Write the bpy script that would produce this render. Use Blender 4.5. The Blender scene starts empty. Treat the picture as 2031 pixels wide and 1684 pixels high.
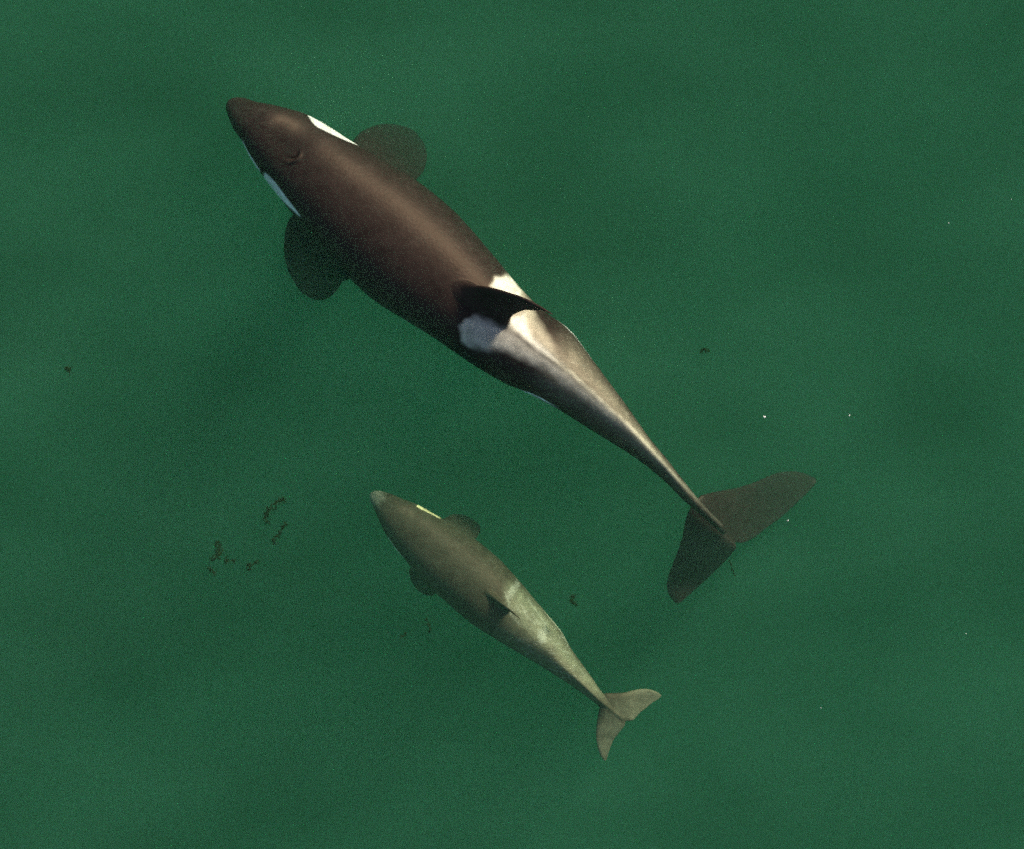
import bpy, bmesh, math, random
import numpy as np
from mathutils import Vector

# ------------------------------------------------------------------ camera, sky, sun, exposure
SCN = bpy.context.scene
COL = SCN.collection
CAM_H = 30.0                      # a drone thirty metres above the sea, looking straight down
S = 230.0                         # photograph pixels per metre at the sea surface
PW, PH = 2031.0, 1684.0

cam = bpy.data.objects.new('camera', bpy.data.cameras.new('camera'))
COL.objects.link(cam)
cam.location = (0, 0, CAM_H)
cam.data.sensor_width = 36.0
cam.data.lens = 36.0 * CAM_H / (PW / S)
cam.data.clip_start = 0.1
cam.data.clip_end = 500.0
SCN.camera = cam

SUN_AZ, SUN_EL = math.radians(52), math.radians(36)      # azimuth from +x towards +y
sd = Vector((math.cos(SUN_EL) * math.cos(SUN_AZ), math.cos(SUN_EL) * math.sin(SUN_AZ), math.sin(SUN_EL)))
world = bpy.data.worlds.new('World')
SCN.world = world
world.use_nodes = True
wn = world.node_tree
sky = wn.nodes.new('ShaderNodeTexSky')
sky.sky_type = 'NISHITA'
sky.sun_disc = False
sky.dust_density = 2.5
sky.air_density = 0.9
sky.sun_elevation = SUN_EL
sky.sun_rotation = math.pi / 2 - SUN_AZ
bg = wn.nodes['Background']
bg.inputs['Strength'].default_value = 0.115
wn.links.new(sky.outputs['Color'], bg.inputs['Color'])
sun = bpy.data.objects.new('sun', bpy.data.lights.new('sun', 'SUN'))
COL.objects.link(sun)
sun.data.energy = 4.6
sun.data.angle = math.radians(9.0)       # the ripples of the surface spread the sun's disc a little
sun.data.color = (1.0, 0.87, 0.68)
sun.location = sd * 40
sun.rotation_euler = sd.to_track_quat('Z', 'Y').to_euler()

SCN.view_settings.view_transform = 'Standard'
SCN.view_settings.look = 'None'
SCN.view_settings.gamma = 1.0
SCN.view_settings.exposure = 0.0
SCN.render.engine = 'CYCLES'
SCN.cycles.max_bounces = 8
SCN.cycles.volume_bounces = 4
SCN.cycles.diffuse_bounces = 3
SCN.cycles.glossy_bounces = 2
SCN.cycles.use_denoising = False          # the photograph is a grainy high-ISO frame: leave the sampling grain in
SCN.cycles.sample_clamp_indirect = 4.0
SCN.cycles.use_adaptive_sampling = True
SCN.cycles.adaptive_threshold = 0.5
SCN.cycles.adaptive_min_samples = 12
SCN.cycles.filter_width = 1.6


# ------------------------------------------------------------------ helpers
def P(px, py, z=0.0):
    """photograph pixel -> world point at height z (a place on or under the sea)"""
    k = (CAM_H - z) / CAM_H
    return np.array([(px - PW / 2) / S * k, (PH / 2 - py) / S * k, z])


def tag(o, label=None, cat=None, group=None, kind=None):
    if label: o['label'] = label
    if cat: o['category'] = cat
    if group: o['group'] = group
    if kind: o['kind'] = kind
    return o


def mesh_obj(name, verts, faces, mat, parent=None, smooth=True):
    me = bpy.data.meshes.new(name)
    me.from_pydata([tuple(v) for v in verts], [], faces)
    me.update()
    if smooth:
        me.polygons.foreach_set('use_smooth', [True] * len(me.polygons))
    if mat: me.materials.append(mat)
    o = bpy.data.objects.new(name, me)
    COL.objects.link(o)
    if parent: o.parent = parent
    return o


def spline(pts, n):
    """Catmull-Rom through pts, n samples evenly spaced by length"""
    p = np.array(pts, float)
    p = np.vstack([2 * p[0] - p[1], p, 2 * p[-1] - p[-2]])
    out = []
    for i in range(1, len(p) - 2):
        for t in np.linspace(0, 1, 24, endpoint=False):
            a, b, c, d = p[i - 1], p[i], p[i + 1], p[i + 2]
            out.append(0.5 * ((2 * b) + (c - a) * t + (2 * a - 5 * b + 4 * c - d) * t ** 2 + (3 * b - a - 3 * c + d) * t ** 3))
    out.append(p[-2])
    out = np.array(out)
    L = np.concatenate([[0], np.cumsum(np.linalg.norm(np.diff(out, axis=0), axis=1))])
    s = np.linspace(0, L[-1], n)
    return np.stack([np.interp(s, L, out[:, k]) for k in range(out.shape[1])], axis=1)


def smooth_interp(x, xs, ys):
    """piecewise cubic (Hermite, finite-difference slopes)"""
    xs, ys = np.array(xs, float), np.array(ys, float)
    m = np.gradient(ys, xs)
    i = np.clip(np.searchsorted(xs, x) - 1, 0, len(xs) - 2)
    h = xs[i + 1] - xs[i]
    t = np.clip((x - xs[i]) / h, 0, 1)
    return ((2 * t**3 - 3 * t**2 + 1) * ys[i] + (t**3 - 2 * t**2 + t) * h * m[i]
            + (-2 * t**3 + 3 * t**2) * ys[i + 1] + (t**3 - t**2) * h * m[i + 1])


def ray_hit(o, d, poly):
    """distance along +d from o to a polyline in 2D (nearest positive crossing)"""
    best = None
    for a, b in zip(poly[:-1], poly[1:]):
        e = b - a
        det = d[0] * (-e[1]) + e[0] * d[1]
        if abs(det) < 1e-9: continue
        r = a - o
        t = (r[0] * (-e[1]) + e[0] * r[1]) / det
        q = (d[0] * r[1] - d[1] * r[0]) / det
        if -1e-6 <= q <= 1 + 1e-6 and t > 0 and (best is None or t < best):
            best = t
    return best


def poly_sd(pts, poly):
    """signed distance (positive inside) of 2D points to a polygon"""
    poly = np.array(poly, float)
    d = np.full(len(pts), 1e9)
    inside = np.zeros(len(pts), bool)
    for a, b in zip(poly, np.roll(poly, -1, axis=0)):
        e = b - a
        w = pts - a
        t = np.clip((w @ e) / (e @ e), 0, 1)
        d = np.minimum(d, np.linalg.norm(w - t[:, None] * e, axis=1))
        c = ((a[1] > pts[:, 1]) != (b[1] > pts[:, 1]))
        with np.errstate(divide='ignore', invalid='ignore'):
            xx = (b[0] - a[0]) * (pts[:, 1] - a[1]) / (b[1] - a[1]) + a[0]
        inside ^= (c & (pts[:, 0] < xx))
    return np.where(inside, d, -d)


def line_dist(pts, line):
    d = np.full(len(pts), 1e9)
    for a, b in zip(line[:-1], line[1:]):
        e = b - a
        w = pts - a
        t = np.clip((w @ e) / max(e @ e, 1e-9), 0, 1)
        d = np.minimum(d, np.linalg.norm(w - t[:, None] * e, axis=1))
    return d


def sstep(x, a, b):
    t = np.clip((x - a) / (b - a), 0, 1)
    return t * t * (3 - 2 * t)


# ------------------------------------------------------------------ materials
class Nodes:
    def __init__(self, name):
        self.m = bpy.data.materials.new(name)
        self.m.use_nodes = True
        self.t = self.m.node_tree
        self.t.nodes.clear()
        self.out = self.t.nodes.new('ShaderNodeOutputMaterial')

    def n(self, kind, **vals):
        nd = self.t.nodes.new(kind)
        for k, v in vals.items():
            if k in nd.inputs: nd.inputs[k].default_value = v
            else: setattr(nd, k, v)
        return nd

    def l(self, a, b): self.t.links.new(a, b)


def water_material():
    N = Nodes('sea_water')
    co = N.n('ShaderNodeTexCoord')
    mp = N.n('ShaderNodeMapping')
    mp.inputs['Rotation'].default_value = (0, 0, math.radians(25))
    mp.inputs['Scale'].default_value = (0.42, 0.75, 0.55)
    N.l(co.outputs['Object'], mp.inputs['Vector'])
    nz = N.n('ShaderNodeTexNoise', Scale=1.0, Detail=4.0, Roughness=0.6)
    N.l(mp.outputs[0], nz.inputs['Vector'])
    r = N.n('ShaderNodeMapRange')
    r.inputs['From Min'].default_value = 0.3; r.inputs['From Max'].default_value = 0.7
    r.inputs['To Min'].default_value = WATER_LO; r.inputs['To Max'].default_value = WATER_HI
    N.l(nz.outputs['Fac'], r.inputs['Value'])
    # soft patches of thicker scatter standing in for sky reflection: round the adult's head, at the left edge and off to the right
    total = r.outputs[0]
    for (px, py, pz), (sx, sy, sz), amt in (((575, 165, -1.2), (1.5, 0.9, 1.6), 0.75), ((60, 730, -1.5), (1.3, 1.5, 1.8), 0.45), ((1590, 800, -1.5), (1.6, 1.0, 1.8), 0.35), ((700, 930, -1.5), (1.5, .8, 1.6), 0.3)):
        c = P(px, py, pz)
        m2 = N.n('ShaderNodeMapping', vector_type='TEXTURE')
        m2.inputs['Location'].default_value = tuple(c)
        m2.inputs['Rotation'].default_value = (0, 0, math.radians(-28))
        m2.inputs['Scale'].default_value = (sx, sy, sz)
        N.l(co.outputs['Object'], m2.inputs['Vector'])
        g = N.n('ShaderNodeTexGradient', gradient_type='QUADRATIC_SPHERE')
        N.l(m2.outputs[0], g.inputs['Vector'])
        ml = N.n('ShaderNodeMath', operation='MULTIPLY_ADD')
        ml.inputs[1].default_value = amt * 1.6
        N.l(g.outputs['Fac'], ml.inputs[0]); N.l(total, ml.inputs[2])
        total = ml.outputs[0]
    sc = N.n('ShaderNodeVolumeScatter')
    sc.inputs['Color'].default_value = (*WATER_SCATTER, 1)
    sc.inputs['Anisotropy'].default_value = 0.0
    ab = N.n('ShaderNodeVolumeAbsorption', Density=1.0)
    ab.inputs['Color'].default_value = (1 - WATER_ABSORB[0], 1 - WATER_ABSORB[1], 1 - WATER_ABSORB[2], 1)
    if WATER_PATCHY:
        N.l(total, sc.inputs['Density'])
    else:
        sc.inputs['Density'].default_value = 1.0
    ad = N.n('ShaderNodeAddShader')
    N.l(sc.outputs[0], ad.inputs[0]); N.l(ab.outputs[0], ad.inputs[1])
    N.l(ad.outputs[0], N.out.inputs['Volume'])
    return N.m


WATER_SCATTER = (0.0205, 0.0480, 0.0320)     # scattering per metre
WATER_ABSORB = (0.20, 0.075, 0.108)         # absorption per metre
WATER_LO, WATER_HI, WATER_PATCHY = 0.45, 1.55, True


def skin_material(name, scratch_caustic, mottling, rough, spec):
    """hide: the marking colour comes with the mesh ('marking'), fine scars, painted caustics on the calf, and mottling from noise"""
    N = Nodes(name)
    at = N.n('ShaderNodeAttribute', attribute_name='marking')
    co = N.n('ShaderNodeTexCoord')
    # broad mottling
    n1 = N.n('ShaderNodeTexNoise', Scale=9.0, Detail=6.0, Roughness=0.65)
    N.l(co.outputs['Object'], n1.inputs['Vector'])
    r1 = N.n('ShaderNodeMapRange')
    r1.inputs['From Min'].default_value = 0.3; r1.inputs['From Max'].default_value = 0.7
    r1.inputs['To Min'].default_value = 1 - mottling; r1.inputs['To Max'].default_value = 1 + mottling
    N.l(n1.outputs['Fac'], r1.inputs['Value'])
    mul = N.n('ShaderNodeMix', data_type='RGBA', blend_type='MULTIPLY')
    mul.inputs[0].default_value = 1.0
    N.l(at.outputs['Color'], mul.inputs[6]); N.l(r1.outputs[0], mul.inputs[7])
    # thin pale lines: rake marks on the adult, painted caustic light on the calf
    mp = N.n('ShaderNodeMapping')
    mp.inputs['Rotation'].default_value = (0, 0, math.radians(41))
    mp.inputs['Scale'].default_value = (1.2, 9.0, 3.0)
    N.l(co.outputs['Object'], mp.inputs['Vector'])
    n2 = N.n('ShaderNodeTexNoise', Scale=2.2, Detail=4.0, Roughness=0.6, Distortion=0.8)
    N.l(mp.outputs[0], n2.inputs['Vector'])
    sub = N.n('ShaderNodeMath', operation='SUBTRACT'); sub.inputs[1].default_value = 0.5
    N.l(n2.outputs['Fac'], sub.inputs[0])
    ab = N.n('ShaderNodeMath', operation='ABSOLUTE'); N.l(sub.outputs[0], ab.inputs[0])
    r2 = N.n('ShaderNodeMapRange')
    r2.inputs['From Min'].default_value = 0.0; r2.inputs['From Max'].default_value = 0.012
    r2.inputs['To Min'].default_value = 1.0; r2.inputs['To Max'].default_value = 0.0
    N.l(ab.outputs[0], r2.inputs['Value'])
    n3 = N.n('ShaderNodeTexNoise', Scale=2.0, Detail=2.0)
    N.l(co.outputs['Object'], n3.inputs['Vector'])
    r3 = N.n('ShaderNodeMapRange')
    r3.inputs['From Min'].default_value = 0.45; r3.inputs['From Max'].default_value = 0.7
    N.l(n3.outputs['Fac'], r3.inputs['Value'])
    at2 = N.n('ShaderNodeAttribute', attribute_name='scars_caustics')
    m1 = N.n('ShaderNodeMath', operation='MULTIPLY'); N.l(r2.outputs[0], m1.inputs[0]); N.l(r3.outputs[0], m1.inputs[1])
    m2 = N.n('ShaderNodeMath', operation='MULTIPLY'); N.l(m1.outputs[0], m2.inputs[0]); N.l(at2.outputs['Fac'], m2.inputs[1])
    m3 = N.n('ShaderNodeMath', operation='MULTIPLY'); N.l(m2.outputs[0], m3.inputs[0]); m3.inputs[1].default_value = scratch_caustic
    mix = N.n('ShaderNodeMix', data_type='RGBA')
    N.l(m3.outputs[0], mix.inputs[0]); N.l(mul.outputs[2], mix.inputs[6])
    mix.inputs[7].default_value = (0.55, 0.54, 0.42, 1)
    bs = N.n('ShaderNodeBsdfPrincipled', Roughness=rough)
    bs.inputs['Specular IOR Level'].default_value = spec
    bs.inputs['Specular Tint'].default_value = (1.0, 0.74, 0.55, 1)
    N.l(mix.outputs[2], bs.inputs['Base Color'])
    n4 = N.n('ShaderNodeTexNoise', Scale=38.0, Detail=3.0)
    N.l(co.outputs['Object'], n4.inputs['Vector'])
    bp = N.n('ShaderNodeBump', Strength=0.25, Distance=0.01)
    N.l(n4.outputs['Fac'], bp.inputs['Height']); N.l(bp.outputs[0], bs.inputs['Normal'])
    N.l(bs.outputs[0], N.out.inputs['Surface'])
    return N.m


def plain_material(name, c1, c2, scale=6.0, rough=0.7, spec=0.3):
    N = Nodes(name)
    co = N.n('ShaderNodeTexCoord')
    nz = N.n('ShaderNodeTexNoise', Scale=scale, Detail=5.0)
    N.l(co.outputs['Object'], nz.inputs['Vector'])
    mx = N.n('ShaderNodeMix', data_type='RGBA')
    mx.inputs[6].default_value = (*c1, 1); mx.inputs[7].default_value = (*c2, 1)
    N.l(nz.outputs['Fac'], mx.inputs[0])
    bs = N.n('ShaderNodeBsdfPrincipled', Roughness=rough)
    bs.inputs['Specular IOR Level'].default_value = spec
    N.l(mx.outputs[2], bs.inputs['Base Color'])
    N.l(bs.outputs[0], N.out.inputs['Surface'])
    return N.m


# ------------------------------------------------------------------ the sea
def build_sea():
    D, R = 12.0, 70.0
    v = [(x, y, z) for z in (-D, 0.0) for x, y in ((-R, -R), (R, -R), (R, R), (-R, R))]
    f = [(3, 2, 1, 0), (4, 5, 6, 7), (0, 1, 5, 4), (1, 2, 6, 5), (2, 3, 7, 6), (3, 0, 4, 7)]
    w = mesh_obj('water', v, f, water_material(), smooth=False)
    tag(w, kind='structure')
    # the bottom, far too deep to be seen through the green water
    n = 60
    xs = np.linspace(-90, 90, n)
    rng = np.random.default_rng(3)
    ph = rng.uniform(0, 6.28, (6, 2)); fr = rng.uniform(0.05, 0.3, (6, 2))
    vv, ff = [], []
    for y in xs:
        for x in xs:
            h = sum(0.12 * math.sin(fr[k, 0] * x + ph[k, 0]) * math.cos(fr[k, 1] * y + ph[k, 1]) for k in range(6))
            vv.append((x, y, -13.0 + h))
    for j in range(n - 1):
        for i in range(n - 1):
            ff.append((j * n + i, j * n + i + 1, (j + 1) * n + i + 1, (j + 1) * n + i))
    b = mesh_obj('seabed', vv, ff, plain_material('silt', (0.05, 0.055, 0.04), (0.10, 0.10, 0.07), 1.5))
    tag(b, kind='structure')


# ------------------------------------------------------------------ whales
def loft(V, F, rings):
    """closed tube through rings of equal size, capped at both ends"""
    base = len(V)
    n = len(rings[0])
    for r in rings: V.extend([tuple(p) for p in r])
    for i in range(len(rings) - 1):
        for j in range(n):
            a, b = base + i * n + j, base + i * n + (j + 1) % n
            F.append((a, b, b + n, a + n))
    F.append(tuple(base + j for j in range(n))[::-1])
    e = base + (len(rings) - 1) * n
    F.append(tuple(e + j for j in range(n)))


FOIL = [(0, 0), (0.03, .45), (0.10, .78), (0.22, 1), (0.40, .98), (0.60, .78), (0.80, .56), (0.94, .46), (1, .40)]


def foil_rings(LE, TE, TH, normals, n):
    """rings across a fin: leading edge, trailing edge, half thickness, face normal per row"""
    rings = []
    for le, te, th, nm in zip(LE, TE, TH, normals):
        up = [le + (te - le) * c + nm * th * h for c, h in FOIL]
        dn = [le + (te - le) * c - nm * th * h for c, h in FOIL[1:]]
        rings.append(up + dn[::-1])
    return rings


def build_whale(name, spec, mat):
    NS, NA = 260, 72
    ax = spline(spec['axis'], NS)
    R, L = spline(spec['right'], 500), spline(spec['left'], 500)
    tg = np.gradient(ax, axis=0)
    for _ in range(12):
        tg[1:-1] = (tg[:-2] + tg[1:-1] * 2 + tg[2:]) / 4
    tg /= np.linalg.norm(tg, axis=1)[:, None]
    rt = np.stack([tg[:, 1], -tg[:, 0]], axis=1)      # to the animal's right, in picture axes (y down), tail-ward tangent
    er, el = np.zeros(NS), np.zeros(NS)
    for i in range(NS):
        a, b = ray_hit(ax[i], rt[i], R), ray_hit(ax[i], -rt[i], L)
        er[i] = a if a is not None else (er[i - 1] if i else 0.5)
        el[i] = b if b is not None else (el[i - 1] if i else 0.5)
    for e in (er, el):
        for _ in range(3):
            e[2:-1] = (e[1:-2] + 2 * e[2:-1] + e[3:]) / 4
    f = np.linspace(0, 1, NS)
    c2 = ax + rt * ((er - el) / 2)[:, None]
    w = np.maximum((er + el) / 2, 0.4) / S
    ztop = smooth_interp(f, *spec['ztop'])
    asp = smooth_interp(f, *spec['aspect'])
    roll = np.radians(smooth_interp(f, *spec['roll']))
    ridge = smooth_interp(f, *spec['ridge'])
    b = np.maximum(w * asp, 0.004)
    a = np.sqrt(np.maximum(w ** 2 - (b * np.sin(roll)) ** 2, (w * 0.4) ** 2)) / np.cos(roll)
    zc = ztop - b
    cen = np.array([P(c2[i, 0], c2[i, 1], zc[i]) for i in range(NS)])
    rw = np.stack([rt[:, 0], -rt[:, 1], np.zeros(NS)], axis=1)
    up = np.tile([0, 0, 1.0], (NS, 1))
    lat = rw * np.cos(roll)[:, None] - up * np.sin(roll)[:, None]
    vert = up * np.cos(roll)[:, None] + rw * np.sin(roll)[:, None]
    th = np.linspace(0, 2 * math.pi, NA, endpoint=False)
    V, F, rings = [], [], []
    for i in range(NS):
        sx, cz = np.sin(th), np.cos(th)
        px = np.sign(sx) * np.abs(sx) ** ridge[i]
        pz = np.sign(cz) * np.abs(cz) ** (0.5 + 0.5 * ridge[i])
        rings.append(cen[i] + lat[i] * (a[i] * px)[:, None] + vert[i] * (b[i] * pz)[:, None])
    loft(V, F, rings)

    # dorsal fin: rows of height, leaning with the body plus its own droop
    fx = spec['fin']
    i0 = int(np.argmin(np.linalg.norm(c2 - np.array(fx['front']), axis=1)))
    i1 = int(np.argmin(np.linalg.norm(c2 - np.array(fx['back']), axis=1)))
    lean = math.radians(fx['lean'])
    zf = ztop[i0] - 0.01; zb = ztop[i1] - 0.01
    A, B = P(*fx['front'], zf), P(*fx['back'], zb)
    sdir = (B - A); blen = np.linalg.norm(sdir); sdir /= blen
    rgt = np.array([-sdir[1], sdir[0], 0.0])      # animal's right when sdir points to the tail
    rgt /= np.linalg.norm(rgt)
    hdir = np.array([0, 0, 1.0]) * math.cos(lean) + rgt * math.sin(lean)
    nrm = np.cross(sdir, hdir)
    hh = np.array(fx['rows'], float)             # h, s_lead, s_trail
    hs = np.linspace(hh[0, 0], hh[-1, 0], 26)
    sl, st = smooth_interp(hs, hh[:, 0], hh[:, 1]), smooth_interp(hs, hh[:, 0], hh[:, 2])
    bend = fx.get('bend', 0.0)
    LE, TE, TH, NM = [], [], [], []
    for h, s0, s1 in zip(hs, sl, st):
        off = hdir * h + rgt * bend * max(h, 0) ** 2
        LE.append(A + sdir * s0 + off); TE.append(A + sdir * s1 + off)
        TH.append(fx['thick'] * (0.85 - 0.60 * max(h, 0) / hs[-1] + 1.3 * math.exp(-max(h, -.02) / (0.13 * hs[-1])))); NM.append(nrm)
    loft(V, F, foil_rings(LE, TE, TH, NM, 0))

    # pectoral fins and flukes: rows of leading and trailing edge points
    for rows in spec['fins']:
        rr = np.array(rows['rows'], float)        # le x, le y, te x, te y, z le, z te, half thickness
        q = np.linspace(0, len(rr) - 1, 40)
        kk = np.arange(len(rr))
        g = np.stack([smooth_interp(q, kk, rr[:, c]) for c in range(7)], axis=1)
        LE = [P(r[0], r[1], r[4]) for r in g]; TE = [P(r[2], r[3], r[5]) for r in g]
        NM = []
        for i in range(len(g)):
            j0, j1 = max(i - 1, 0), min(i + 1, len(g) - 1)
            nn = np.cross(TE[i] - LE[i], (LE[j1] + TE[j1] - LE[j0] - TE[j0]))
            nn = nn / (np.linalg.norm(nn) + 1e-12)
            if nn[2] < 0: nn = -nn
            NM.append(nn)
        loft(V, F, foil_rings(LE, TE, g[:, 6], NM, 0))

    tmp = mesh_obj('tmp', V, F, None)
    bm = bmesh.new(); bm.from_mesh(tmp.data)
    bmesh.ops.recalc_face_normals(bm, faces=bm.faces); bm.to_mesh(tmp.data); bm.free()
    md = tmp.modifiers.new('r', 'REMESH'); md.mode = 'VOXEL'; md.voxel_size = spec['voxel']; md.use_smooth_shade = True
    ms = tmp.modifiers.new('s', 'SMOOTH'); ms.factor = 0.5; ms.iterations = spec.get('smooth', 5)
    dg = bpy.context.evaluated_depsgraph_get()
    me = bpy.data.meshes.new_from_object(tmp.evaluated_get(dg))
    bpy.data.objects.remove(tmp)
    me.name = name
    co = np.empty(len(me.vertices) * 3); me.vertices.foreach_get('co', co); co = co.reshape(-1, 3)

    # where each vertex sits on the animal
    k = CAM_H / (CAM_H - co[:, 2])
    pix = np.stack([co[:, 0] * k * S + PW / 2, PH / 2 - co[:, 1] * k * S], axis=1)
    idx = np.empty(len(co), int)
    for s in range(0, len(co), 20000):
        d = ((co[s:s + 20000, None, :2] - cen[None, ::2, :2]) ** 2).sum(axis=2)
        idx[s:s + 20000] = np.argmin(d, axis=1) * 2
    tw = np.gradient(cen, axis=0); tw[:, 2] = 0
    st_len = np.linalg.norm(tw, axis=1); tw /= st_len[:, None]
    fr = idx + ((co - cen[idx])[:, :2] * tw[idx][:, :2]).sum(axis=1) / st_len[idx]
    fr = np.clip(fr, 0, NS - 1)
    ar = np.arange(NS)
    def at(arr):
        return np.interp(fr, ar, arr) if arr.ndim == 1 else np.stack([np.interp(fr, ar, arr[:, c]) for c in range(arr.shape[1])], axis=1)
    rel = co - at(cen)
    x = (rel * at(lat)).sum(axis=1); z = (rel * at(vert)).sum(axis=1)
    xn, zn = x / np.maximum(at(a), 1e-3), z / np.maximum(at(b), 1e-3)
    q = np.where(zn > 0, np.abs(xn), 2 - np.abs(xn))
    ff = at(f)
    onbody = (np.abs(xn) ** 2 + zn ** 2 < 1.2) | (ff < 0.03)
    marking, scar_caustic = spec['paint'](pix, ff, np.sign(x), q, onbody, xn, zn)
    if 'shape' in spec:
        nor = np.empty(len(co) * 3); me.vertices.foreach_get('normal', nor); nor = nor.reshape(-1, 3)
        co = co + nor * (spec['shape'](pix, zn) * 1.0)[:, None]
        me.vertices.foreach_set('co', co.ravel())
    # put the origin at the animal's middle
    o_at = cen[NS // 2]
    me.vertices.foreach_set('co', (co - o_at).ravel())
    ca = me.color_attributes.new('marking', 'FLOAT_COLOR', 'POINT')
    ca.data.foreach_set('color', np.concatenate([marking, np.ones((len(co), 1))], axis=1).astype(np.float32).ravel())
    sa = me.attributes.new('scars_caustics', 'FLOAT', 'POINT')
    sa.data.foreach_set('value', scar_caustic.astype(np.float32))
    me.polygons.foreach_set('use_smooth', [True] * len(me.polygons))
    me.materials.clear(); me.materials.append(mat)
    me.update()
    o = bpy.data.objects.new(name, me)
    o.location = o_at
    COL.objects.link(o)
    return o, dict(cen=cen, a=a, b=b, lat=lat, vert=vert, c2=c2, f=f, at=o_at)


def mixc(col, c, m):
    return col * (1 - m[:, None]) + np.array(c) * m[:, None]


# ---- the adult
BLACK = (0.025, 0.0170, 0.0150)
WHITE = (0.80, 0.79, 0.74)


def wobble(pix, k, amp):
    x, y = pix[:, 0] * k, pix[:, 1] * k
    return amp * (np.sin(x + 1.3 * np.sin(y * 0.7)) * np.cos(y * 1.1 + 0.8 * np.sin(x * 0.6)) + 0.5 * np.sin(2.3 * x - 1.7 * y))


def paint_adult(pix, f, side, q, onbody, xn, zn):
    n = len(pix)
    col = np.tile(np.array(BLACK), (n, 1)).astype(float)
    scar_caustic = np.full(n, 0.22)
    ob = onbody.astype(float)
    wb = wobble(pix, 0.11, 2.0)
    top = (zn > -0.2) & (zn < 1.12)
    # belly, chin and flank patch
    belly = sstep(q, 1.42, 1.52) * sstep(f, 0.02, 0.06) * (1 - sstep(f, 0.72, 0.80))
    chin = np.where(side < 0, sstep(q, .965, .985), sstep(q, 1.04, 1.08)) * sstep(f, 0.045, 0.07) * (1 - sstep(f, 0.095, 0.11))
    flank = np.where(side > 0, sstep(q, 0.90, 0.95) * (1 - sstep(f, 0.655, 0.69)), sstep(q, .992, 1.0) * (1 - sstep(f, .66, .69))) * sstep(f, 0.605, 0.63)
    col = mixc(col, WHITE, np.maximum.reduce([belly, chin, flank]) * ob)
    # eye patches
    def patch(front, back, s, lo0, lo1, hi0, hi1):
        t = np.clip((f - front) / (back - front), 0, 1)
        lo = lo1 - (lo1 - lo0) * (1 - (1 - np.clip(t / 0.28, 0, 1)) ** 2) * (1 - np.clip((t - .28) / .72, 0, 1) ** 1.2)
        hi = hi0 + (hi1 - hi0) * t
        inn = sstep(q, lo - 0.015, lo + 0.015) * (1 - sstep(q, hi - 0.015, hi + 0.015))
        return inn * sstep(f, front - .002, front + .004) * (1 - sstep(f, back - .004, back + .002)) * (side == s)
    col = mixc(col, WHITE, patch(ADULT_EYE_R[0], ADULT_EYE_R[1], 1, .82, .99, 1.25, 1.25) * ob)
    col = mixc(col, WHITE, patch(ADULT_EYE_L[0], ADULT_EYE_L[1], -1, .85, .905, 1.06, .925) * ob)
    # saddle: grey wash with painted sunlight over the tail stock, then the pale front lobes
    tail = sstep(f, 0.60, 0.66) * (1 - sstep(f, 0.80, 0.98)) * sstep(xn, -1.25, .15) * (1 - 0.8 * sstep(xn, 0.25, 0.9)) * top
    col = mixc(col, (0.27, 0.235, 0.165), 0.8 * tail * ob)
    for ln, wd, am, cc in (([(1040, 664), (1070, 690), (1108, 720), (1150, 755), (1200, 803), (1262, 860), (1320, 925), (1385, 992), (1430, 1040)], 7, .75, (0.66, 0.61, 0.44)),
                           ([(1000, 672), (1040, 690), (1075, 712), (1120, 746), (1170, 788), (1220, 828)], 8, .6, (0.40, 0.36, 0.27))):
        lp = spline(ln, 60)
        dd = np.full(n, 99.0)
        near = (pix[:, 0] > 960) & (pix[:, 0] < 1450)
        dd[near] = line_dist(pix[near], lp)
        highlight = (1 - sstep(dd + 0.5 * wobble(pix, .17, 2.0), 0.0, wd)) * top * (1 - 0.9 * sstep(f, .80, .95))  # bright sheen along the ridge, painted as skin colour
        col = mixc(col, cc, am * highlight * ob)
    d = poly_sd(pix, [(911, 645), (922, 632), (948, 627), (978, 640), (1012, 655), (1045, 682), (1104, 722), (1180, 786), (1262, 858),
                      (1225, 842), (1150, 788), (1085, 738), (1040, 714), (1003, 698), (962, 693), (930, 690), (914, 676)]) + wb
    along = sstep(pix[:, 0] + pix[:, 1], 1640, 1980)
    m = np.where(pix[:, 0] < 935, sstep(d, -4, 7), sstep(d, -9, 13)) * top * ob
    col = mixc(col, (0.46, 0.43, 0.36), m * (1 - 0.5 * along))
    d = poly_sd(pix, [(972, 566), (982, 550), (1004, 544), (1024, 556), (1042, 580), (1054, 604), (1064, 630), (1088, 668), (1118, 714), (1152, 758), (1222, 824), (1270, 866),
                      (1180, 784), (1104, 716), (1050, 676), (1012, 646), (995, 612)]) + wb
    m = sstep(d, -8, 10) * top * ob
    col = mixc(col, (0.42, 0.37, 0.27), m * (1 - 0.45 * along))
    core = np.maximum(sstep(poly_sd(pix, [(973, 566), (983, 550), (1004, 545), (1022, 556), (1033, 578), (1032, 596), (1000, 590)]) + wb, -4, 6),
                      sstep(poly_sd(pix, [(1006, 640), (1016, 626), (1042, 622), (1045, 640), (1060, 668), (1106, 716), (1098, 716), (1050, 682), (1018, 656)]) + 0.6 * wb, -5, 9))
    col = mixc(col, (0.76, 0.72, 0.60), core * top * ob)
    scar_caustic = scar_caustic + 1.4 * tail * ob
    return col, scar_caustic


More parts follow.
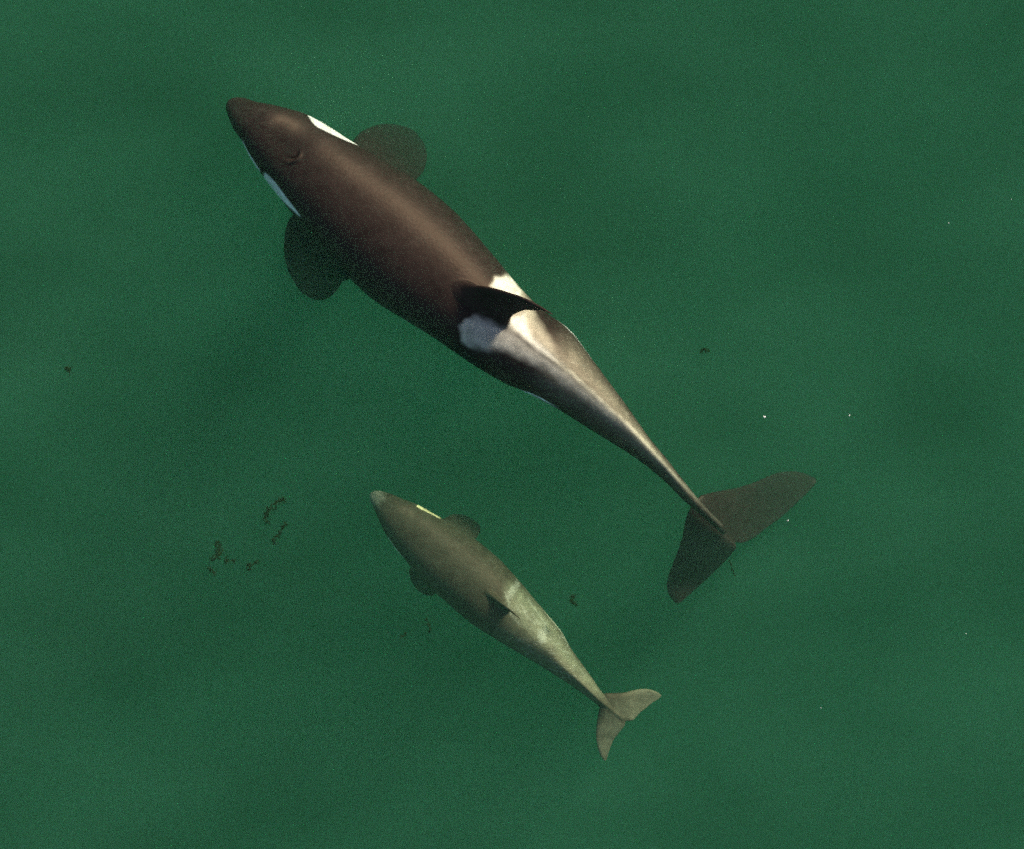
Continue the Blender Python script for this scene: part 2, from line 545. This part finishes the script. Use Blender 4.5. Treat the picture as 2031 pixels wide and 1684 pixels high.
def shape_adult(pix, zn):
    """blowhole crescent and the crease behind the head"""
    p = pix - np.array([581.0, 309.0])
    r = np.hypot(p[:, 0] + 6, p[:, 1] + 9)
    ang = np.degrees(np.arctan2(p[:, 1] + 9, p[:, 0] + 6))
    arc = np.exp(-((ang - 55) / 42.0) ** 2)
    g = -0.028 * np.exp(-((r - 15) / 3.2) ** 2) * arc + 0.022 * np.exp(-((r - 22) / 4.0) ** 2) * arc
    dip = -0.018 * np.exp(-((p[:, 0] + 14) / 26) ** 2 - ((p[:, 1] + 14) / 26) ** 2)
    return np.where(zn > 0.2, g + dip, 0)


ADULT_EYE_R = (0.108, 0.195)
ADULT_EYE_L = (0.115, 0.200)
ADULT = dict(
    axis=[(453, 199), (520, 255), (600, 322), (700, 405), (800, 490), (877, 556), (931, 603), (985, 650), (1060, 710), (1130, 765),
          (1185, 810), (1247, 868), (1300, 918), (1345, 965), (1380, 1000), (1440, 1056)],
    right=[(452.5, 198.5), (463, 193), (484, 193), (506, 201), (540, 207), (581, 217), (607, 225), (650, 248), (700, 280), (760, 315), (830, 358),
           (900, 415), (950, 470), (1000, 530), (1035, 572), (1080, 615), (1130, 652), (1174, 709), (1206, 752), (1238, 795), (1287, 865),
           (1325, 912), (1352, 947), (1382, 985), (1412, 1018), (1446, 1050)],
    left=[(452.5, 199.5), (447, 207), (447, 214), (453, 234), (464, 259), (478, 278), (492, 306), (506, 331), (517, 345), (540, 376), (567, 410),
          (595, 445), (630, 488), (665, 528), (698, 560), (740, 598), (800, 635), (860, 672), (930, 720), (1000, 762), (1032, 775), (1105, 813),
          (1153, 843), (1200, 872), (1250, 903), (1295, 936), (1330, 967), (1352, 990), (1385, 1018), (1434, 1062)],
    ztop=([0, .02, .045, .068, .112, .16, .25, .4, .5, .6, .7, .8, .88, .95, 1], [-.46, -.38, -.265, -.205, -.225, -.155, -.10, -.06, -.06, -.09, -.15, -.26, -.42, -.60, -.80]),
    aspect=([0, .05, .12, .25, .4, .5, .6, .7, .8, .88, .95, 1], [.75, .8, .85, .95, 1.0, 1.05, 1.1, 1.35, 1.8, 1.8, 1.5, 1.0]),
    roll=([0, .15, .3, .5, .6, .8, 1], [2, 1, 5, 9, 11, 11, 10]),
    ridge=([0, .1, .3, .5, .6, .75, .9, 1], [.95, .95, .95, 1.0, 1.1, 1.3, 1.35, 1.2]),
    fin=dict(front=(908, 562), back=(1012, 648), lean=22.5, thick=0.045,
             rows=[(-.14, -.22, .60), (-.03, -.08, .585), (.03, .005, .565), (.10, .06, .55), (.18, .12, .545), (.28, .185, .555), (.37, .25, .575), (.46, .33, .60), (.55, .42, .645), (.64, .52, .70), (.70, .62, .725), (.735, .70, .775), (.765, .80, .83)]),
    fins=[
        dict(rows=[(606, 402, 722, 522, -0.564, -0.689, .075), (572, 436, 703, 545, -0.840, -0.992, .07), (562, 484, 688, 553, -1.144, -1.295, .06), (567, 524, 680, 557, -1.396, -1.496, .05),
                   (581, 556, 669, 574, -1.597, -1.698, .04), (599, 580, 655, 588, -1.748, -1.824, .03), (622, 593, 641, 595, -1.849, -1.876, .014)]),
        dict(rows=[(690, 302, 798, 382, -0.693, -0.850, .075), (706, 270, 824, 358, -1.061, -1.219, .07), (727, 255, 838, 342, -1.429, -1.586, .06), (752, 247, 845, 318, -1.744, -1.849, .05),
                   (781, 248, 844, 299, -2.007, -2.060, .04), (806, 255, 839, 284, -2.190, -2.218, .03), (823, 265, 832, 275, -2.270, -2.295, .014)]),
        # flukes, tip to tip
        dict(rows=[(1340, 1197, 1347, 1198, -1.389, -1.336, 0.014), (1324, 1178, 1366, 1182, -1.350, -1.336, 0.014), (1321, 1155, 1394, 1157, -1.311, -1.297, 0.015), (1330, 1125, 1424, 1128, -1.194, -1.180, 0.019),
                   (1343, 1092, 1446, 1105, -1.078, -1.062, 0.023), (1353, 1060, 1460, 1088, -0.960, -0.985, 0.027), (1362, 1020, 1459, 1077, -0.804, -0.985, 0.032), (1385, 985, 1460, 1076, -0.765, -1.062, 0.034),
                   (1420, 974, 1474, 1077, -0.960, -1.141, 0.030), (1462, 966, 1497, 1066, -1.194, -1.297, 0.024), (1499, 954, 1525, 1044, -1.427, -1.493, 0.020), (1530, 940, 1554, 1023, -1.623, -1.647, 0.016),
                   (1562, 933, 1583, 996, -1.818, -1.804, 0.014), (1594, 937, 1607, 973, -1.935, -1.921, 0.014), (1616, 949, 1621, 955, -2.013, -1.960, 0.014)]),
    ],
    voxel=0.0075, smooth=14, paint=paint_adult, shape=shape_adult)


# ---- the calf
def paint_calf(pix, f, side, q, onbody, xn, zn):
    n = len(pix)
    col = np.tile(np.array((0.060, 0.053, 0.033)), (n, 1)).astype(float)
    scar_caustic = np.full(n, 0.35)
    ob = onbody.astype(float)
    wb = wobble(pix, 0.16, 2.2)
    top = (zn > -0.3) & (zn < 1.12)
    belly = sstep(q, 1.40, 1.52) * sstep(f, 0.02, 0.06) * (1 - sstep(f, 0.72, 0.80))
    flank = sstep(q, 0.97, 1.02) * sstep(f, 0.60, 0.63) * (1 - sstep(f, 0.67, 0.72)) * (side > 0)
    edge = sstep(q, 0.955, 0.985) * sstep(f, 0.125, 0.135) * (1 - sstep(f, 0.19, 0.215)) * (side < 0)
    col = mixc(col, (0.72, 0.66, 0.48), np.maximum.reduce([belly, flank, edge]) * ob)
    t = np.clip((f - CALF_EYE_R[0]) / (CALF_EYE_R[1] - CALF_EYE_R[0]), 0, 1)
    lo = .885 + .08 * t
    m = sstep(q, lo - .015, lo + .015) * (1 - sstep(q, 1.15, 1.25)) * sstep(f, CALF_EYE_R[0] - .002, CALF_EYE_R[0] + .004) * (1 - sstep(f, CALF_EYE_R[1] - .004, CALF_EYE_R[1] + .002)) * (side > 0)
    col = mixc(col, (0.80, 0.70, 0.36), m * ob)
    # pale snout tip: a highlight painted into the skin colour
    d = np.hypot(pix[:, 0] - 744, pix[:, 1] - 984)
    col = mixc(col, (0.22, 0.22, 0.15), (1 - sstep(d + wb * 1.2, 6, 27)) * top)
    # pale back behind the fin
    tail = sstep(f, 0.50, 0.60) * (1 - sstep(f, 0.86, 1.0)) * (1 - sstep(q, 0.7, 1.1)) * top
    col = mixc(col, (0.16, 0.145, 0.085), 0.75 * tail * ob)
    d = poly_sd(pix, [(1003, 1160), (1016, 1154), (1040, 1168), (1070, 1200), (1098, 1236), (1126, 1284), (1160, 1330), (1196, 1376), (1188, 1382), (1150, 1346),
                      (1100, 1297), (1060, 1264), (1030, 1238), (1012, 1208), (1004, 1184)]) + wb
    m = sstep(d, -13, 20) * top * ob
    col = mixc(col, (0.235, 0.235, 0.14), 0.9 * m)
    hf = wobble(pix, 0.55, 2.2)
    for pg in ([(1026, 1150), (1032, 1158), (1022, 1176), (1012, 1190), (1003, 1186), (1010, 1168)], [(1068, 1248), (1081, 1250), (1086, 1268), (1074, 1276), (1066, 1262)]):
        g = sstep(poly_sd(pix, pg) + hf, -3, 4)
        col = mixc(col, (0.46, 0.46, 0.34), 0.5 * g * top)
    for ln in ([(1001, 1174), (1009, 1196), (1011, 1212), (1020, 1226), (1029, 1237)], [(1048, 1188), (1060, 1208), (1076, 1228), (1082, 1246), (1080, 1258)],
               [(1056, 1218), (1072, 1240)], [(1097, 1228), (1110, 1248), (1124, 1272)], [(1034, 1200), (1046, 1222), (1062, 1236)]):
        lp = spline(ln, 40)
        dd = line_dist(pix, lp)  # wavy caustic light drawn into the skin colour
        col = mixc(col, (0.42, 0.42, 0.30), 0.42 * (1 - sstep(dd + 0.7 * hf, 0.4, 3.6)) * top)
    # flukes carry the same pale wash
    col = mixc(col, (0.17, 0.155, 0.095), 0.9 * sstep(f, 0.93, 0.98) * np.where(ob > 0, .6, 1))
    scar_caustic = scar_caustic + 1.2 * sstep(f, .45, .55) * (1 - sstep(f, .75, .9))  # strength of the noise lines that imitate caustic light
    return col, scar_caustic


CALF_EYE_R = (0.122, 0.205)
CALF = dict(
    axis=[(736, 977), (770, 1010), (815, 1055), (860, 1092), (905, 1128), (950, 1164), (1000, 1210), (1040, 1248), (1080, 1284), (1120, 1320), (1155, 1351), (1186, 1382), (1236, 1427)],
    right=[(736, 976.5), (743, 973), (755, 973), (776, 979), (803, 990), (824, 997), (852, 1012), (882, 1029), (915, 1048), (945, 1068), (966, 1085), (994, 1109), (1023, 1141), (1042, 1163),
           (1063, 1189), (1091, 1222), (1117, 1255), (1134, 1286), (1158, 1320), (1177, 1347), (1194, 1372), (1215, 1395), (1241, 1421)],
    left=[(736, 977.5), (732, 981), (734, 993), (744, 1016), (755, 1043), (766, 1064), (780, 1086), (801, 1111), (820, 1135), (846, 1165), (880, 1193), (909, 1219), (937, 1241), (967, 1260), (1015, 1289),
          (1063, 1317), (1105, 1343), (1139, 1365), (1170, 1387), (1192, 1404), (1231, 1432)],
    ztop=([0, .02, .05, .09, .13, .17, .25, .4, .5, .6, .7, .8, .88, .95, 1], [-1.140, -1.070, -1.000, -0.940, -0.940, -0.920, -0.880, -0.820, -0.790, -0.770, -0.760, -0.770, -0.800, -0.860, -0.900]),
    aspect=([0, .05, .12, .25, .4, .5, .6, .7, .8, .88, .95, 1], [.75, .8, .88, .95, 1.0, 1.05, 1.1, 1.3, 1.6, 1.6, 1.1, .7]),
    roll=([0, .15, .3, .5, .6, .8, 1], [2, 1, 0, -1, -3, -5, -4]),
    ridge=([0, .1, .3, .5, .6, .75, .9, 1], [.95, .95, .95, 1.0, 1.1, 1.35, 1.5, 1.2]),
    fin=dict(front=(962, 1170), back=(1012, 1218), lean=9, thick=0.020,
             rows=[(-.10, -.12, .32), (-.02, -.06, .305), (.01, .0, .295), (.04, .06, .285), (.085, .125, .285), (.14, .185, .30), (.195, .25, .33), (.24, .32, .37), (.27, .385, .41)]),
    fins=[
        dict(rows=[(835, 1105, 880, 1150, -1.206, -1.260, .035), (812, 1128, 866, 1168, -1.419, -1.472, .032), (815, 1148, 862, 1178, -1.605, -1.659, .027), (824, 1164, 858, 1181, -1.738, -1.765, .02), (836, 1175, 850, 1182, -1.845, -1.845, .010)]),
        dict(rows=[(868, 1040, 925, 1080, -1.160, -1.190, .035), (884, 1026, 944, 1068, -1.280, -1.310, .032), (899, 1020, 951, 1056, -1.385, -1.415, .027), (917, 1022, 952, 1046, -1.475, -1.490, .02), (934, 1029, 948, 1039, -1.520, -1.535, .010)]),
        dict(rows=[(1199, 1510, 1203, 1509, -0.990, -0.990, .008), (1189, 1496, 1208, 1491, -0.980, -0.980, .013), (1182, 1470, 1217, 1468, -0.960, -0.970, .017), (1182, 1447, 1228, 1453, -0.940, -0.950, .021), (1185, 1420, 1239, 1439, -0.920, -0.930, .027),
                   (1190, 1396, 1240, 1431, -0.890, -0.930, .035), (1198, 1376, 1242, 1430, -0.890, -0.930, .035), (1215, 1374, 1256, 1428, -0.900, -0.940, .029), (1238, 1373, 1269, 1414, -0.920, -0.950, .023), (1262, 1367, 1281, 1405, -0.950, -0.970, .018),
                   (1286, 1366, 1293, 1395, -0.970, -0.980, .014), (1305, 1373, 1307, 1386, -0.990, -0.990, .010), (1312, 1379, 1313, 1381, -1.000, -1.000, .007)]),
    ],
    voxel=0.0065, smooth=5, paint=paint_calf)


def build_whales():
    m1 = skin_material('black_hide', 0.40, 0.30, 0.50, 0.22)
    a, ga = build_whale('adult_orca', ADULT, m1)
    tag(a, 'large black adult orca with white eye patches and grey saddle behind its leaning fin', 'orca')
    m2 = skin_material('calf_hide', 0.55, 0.34, 0.55, 0.22)
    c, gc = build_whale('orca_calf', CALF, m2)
    tag(c, 'small brownish orca calf with pale mottled tail stock swimming beside the larger adult', 'orca')
    return a, c


# ------------------------------------------------------------------ things drifting at the surface
def frond_clump(name, pts, seed, label, mat, z=-0.55, size=0.018):
    """a torn scrap of seaweed: short tapered blades with thickness along a branching stem"""
    rng = random.Random(seed)
    V, F = [], []
    base = P(*pts[0], z)
    def blade(p, d, ln, wd):
        d = d / np.linalg.norm(d)
        sidev = np.cross(d, np.array([rng.uniform(-.4, .4), rng.uniform(-.4, .4), 1.0])); sidev /= np.linalg.norm(sidev)
        nrm = np.cross(d, sidev)
        rings = []
        bendv = np.array([rng.uniform(-1, 1), rng.uniform(-1, 1), rng.uniform(-.6, .2)]) * ln * .4
        for t in np.linspace(0, 1, 6):
            wv = wd * math.sin(math.pi * (0.12 + 0.82 * t)) * (1 + .3 * math.sin(9 * t + seed))
            c = p + d * ln * t + bendv * t * t
            rings.append([c + sidev * wv * math.cos(u) + nrm * 0.0025 * math.sin(u) for u in np.linspace(0, 2 * math.pi, 6, endpoint=False)])
        loft(V, F, rings)
    for i, (px, py) in enumerate(pts):
        p = P(px, py, z)
        if i + 1 < len(pts):
            nx = P(*pts[i + 1], z)
            blade(p, nx - p, np.linalg.norm(nx - p) * 1.3, 0.005)
        tips = [p]
        for _ in range(rng.randint(22, 32)):
            st = rng.choice(tips)
            d = np.array([rng.uniform(-1, 1), rng.uniform(-1, 1), rng.uniform(-.7, .3)])
            ln = rng.uniform(.4, 1.3) * size * 1.35
            blade(st - d * 0.002, d, ln, rng.uniform(.10, .30) * size)
            if len(tips) < 16: tips.append(st + d / np.linalg.norm(d) * ln * 0.6)
    V = [tuple(np.array(v) - base) for v in V]
    o = mesh_obj(name, V, F, mat)
    o.location = base
    tag(o, label, 'seaweed', 'scraps of drifting seaweed')
    return o


def foam_fleck(px, py, r, seed, label, mat):
    rng = random.Random(seed)
    bm = bmesh.new()
    for k in range(5):
        a = rng.uniform(0, 6.28)
        d = 0 if k == 0 else r * rng.uniform(.4, .9)
        rr = r * (0.8 if k == 0 else rng.uniform(.3, .6))
        g = bmesh.ops.create_icosphere(bm, subdivisions=2, radius=rr)
        for v in g['verts']:
            v.co.z *= 0.7
            v.co += Vector((math.cos(a) * d, math.sin(a) * d, 0.0))
    me = bpy.data.meshes.new('foam_fleck'); bm.to_mesh(me); bm.free()
    me.polygons.foreach_set('use_smooth', [True] * len(me.polygons))
    me.materials.append(mat)
    o = bpy.data.objects.new('foam_fleck', me)
    o.location = Vector(P(px, py, 0.004))
    COL.objects.link(o)
    tag(o, label, 'foam', 'white flecks of foam on the water')


def build_drift():
    wm = plain_material('weed', (0.003, 0.014, 0.002), (0.008, 0.030, 0.004), 30, 0.8, 0.2)
    N = [
        ([(563, 993), (553, 991), (547, 997), (538, 1003), (531, 1010), (528, 1017), (527, 1025), (529, 1036)], 'hooked dark seaweed scrap, the longer curved one left of the calf\'s snout', .017),
        ([(566, 1040), (561, 1047), (556, 1056)], 'small dark seaweed scrap just below the hooked one left of the calf', .015),
        ([(550, 1064), (541, 1070), (545, 1076)], 'small seaweed scrap at the lower end of the ring left of the calf', .015),
        ([(430, 1079), (437, 1084), (434, 1092), (438, 1097), (431, 1104), (424, 1110)], 'dense dark seaweed clump, biggest of those at the far left below the adult', .019),
        ([(446, 1110), (449, 1115), (464, 1112)], 'thin seaweed scrap under the dense clump far left of the calf', .014),
        ([(495, 1118), (496, 1126), (508, 1115)], 'forked seaweed scrap lying between the dense clump and the calf\'s head', .016),
        ([(420, 1129), (423, 1135)], 'tiny seaweed scrap lowest of the group at far left of the calf', .016),
        ([(134, 729), (138, 736)], 'lone seaweed tuft near the left edge of the photo', .018),
        ([(1391, 695), (1398, 693), (1405, 696)], 'faint seaweed strand alone on open water right of the adult\'s saddle', .014),
        ([(1135, 1184), (1133, 1190), (1138, 1199)], 'brownish seaweed tuft between the calf\'s back and the adult\'s flukes', .018),
        ([(1447, 1112), (1450, 1120), (1454, 1131), (1457, 1142)], 'thin seaweed thread trailing behind the adult\'s tail flukes', .007),
        ([(846, 1226), (850, 1238), (854, 1250)], 'faint seaweed wisp beside the left flank of the calf', .012),
        ([(796, 1262), (803, 1258)], 'faint seaweed wisp furthest below the calf\'s left flipper', .012),
    ]
    for i, (pts, lab, size) in enumerate(N):
        frond_clump('drifting_seaweed', pts, 11 + i, lab, wm, size=size)
    fm = plain_material('foam', (0.85, 0.87, 0.85), (0.75, 0.78, 0.76), 60, 0.5, 0.5)
    for i, (px, py, r, lab) in enumerate([
            (1516, 827, .011, 'bright white foam fleck, largest one, on open water above the adult\'s flukes'),
            (1685, 824, .006, 'yellowish foam fleck to the right of the largest foam fleck'),
            (1563, 1032, .0065, 'white foam fleck just off the trailing edge of the adult\'s right fluke'),
            (1882, 443, .005, 'white foam fleck on open green water at upper right'),
            (2006, 395, .004, 'tiny foam fleck nearest the right edge of the photo'),
            (1628, 1404, .004, 'tiny foam fleck on open water lower right, far right of the calf\'s tail'),
            (1916, 1257, .004, 'tiny foam fleck low on the far right side of the open water')]):
        foam_fleck(px, py, r, 40 + i, lab, fm)


build_sea()
build_whales()
build_drift()
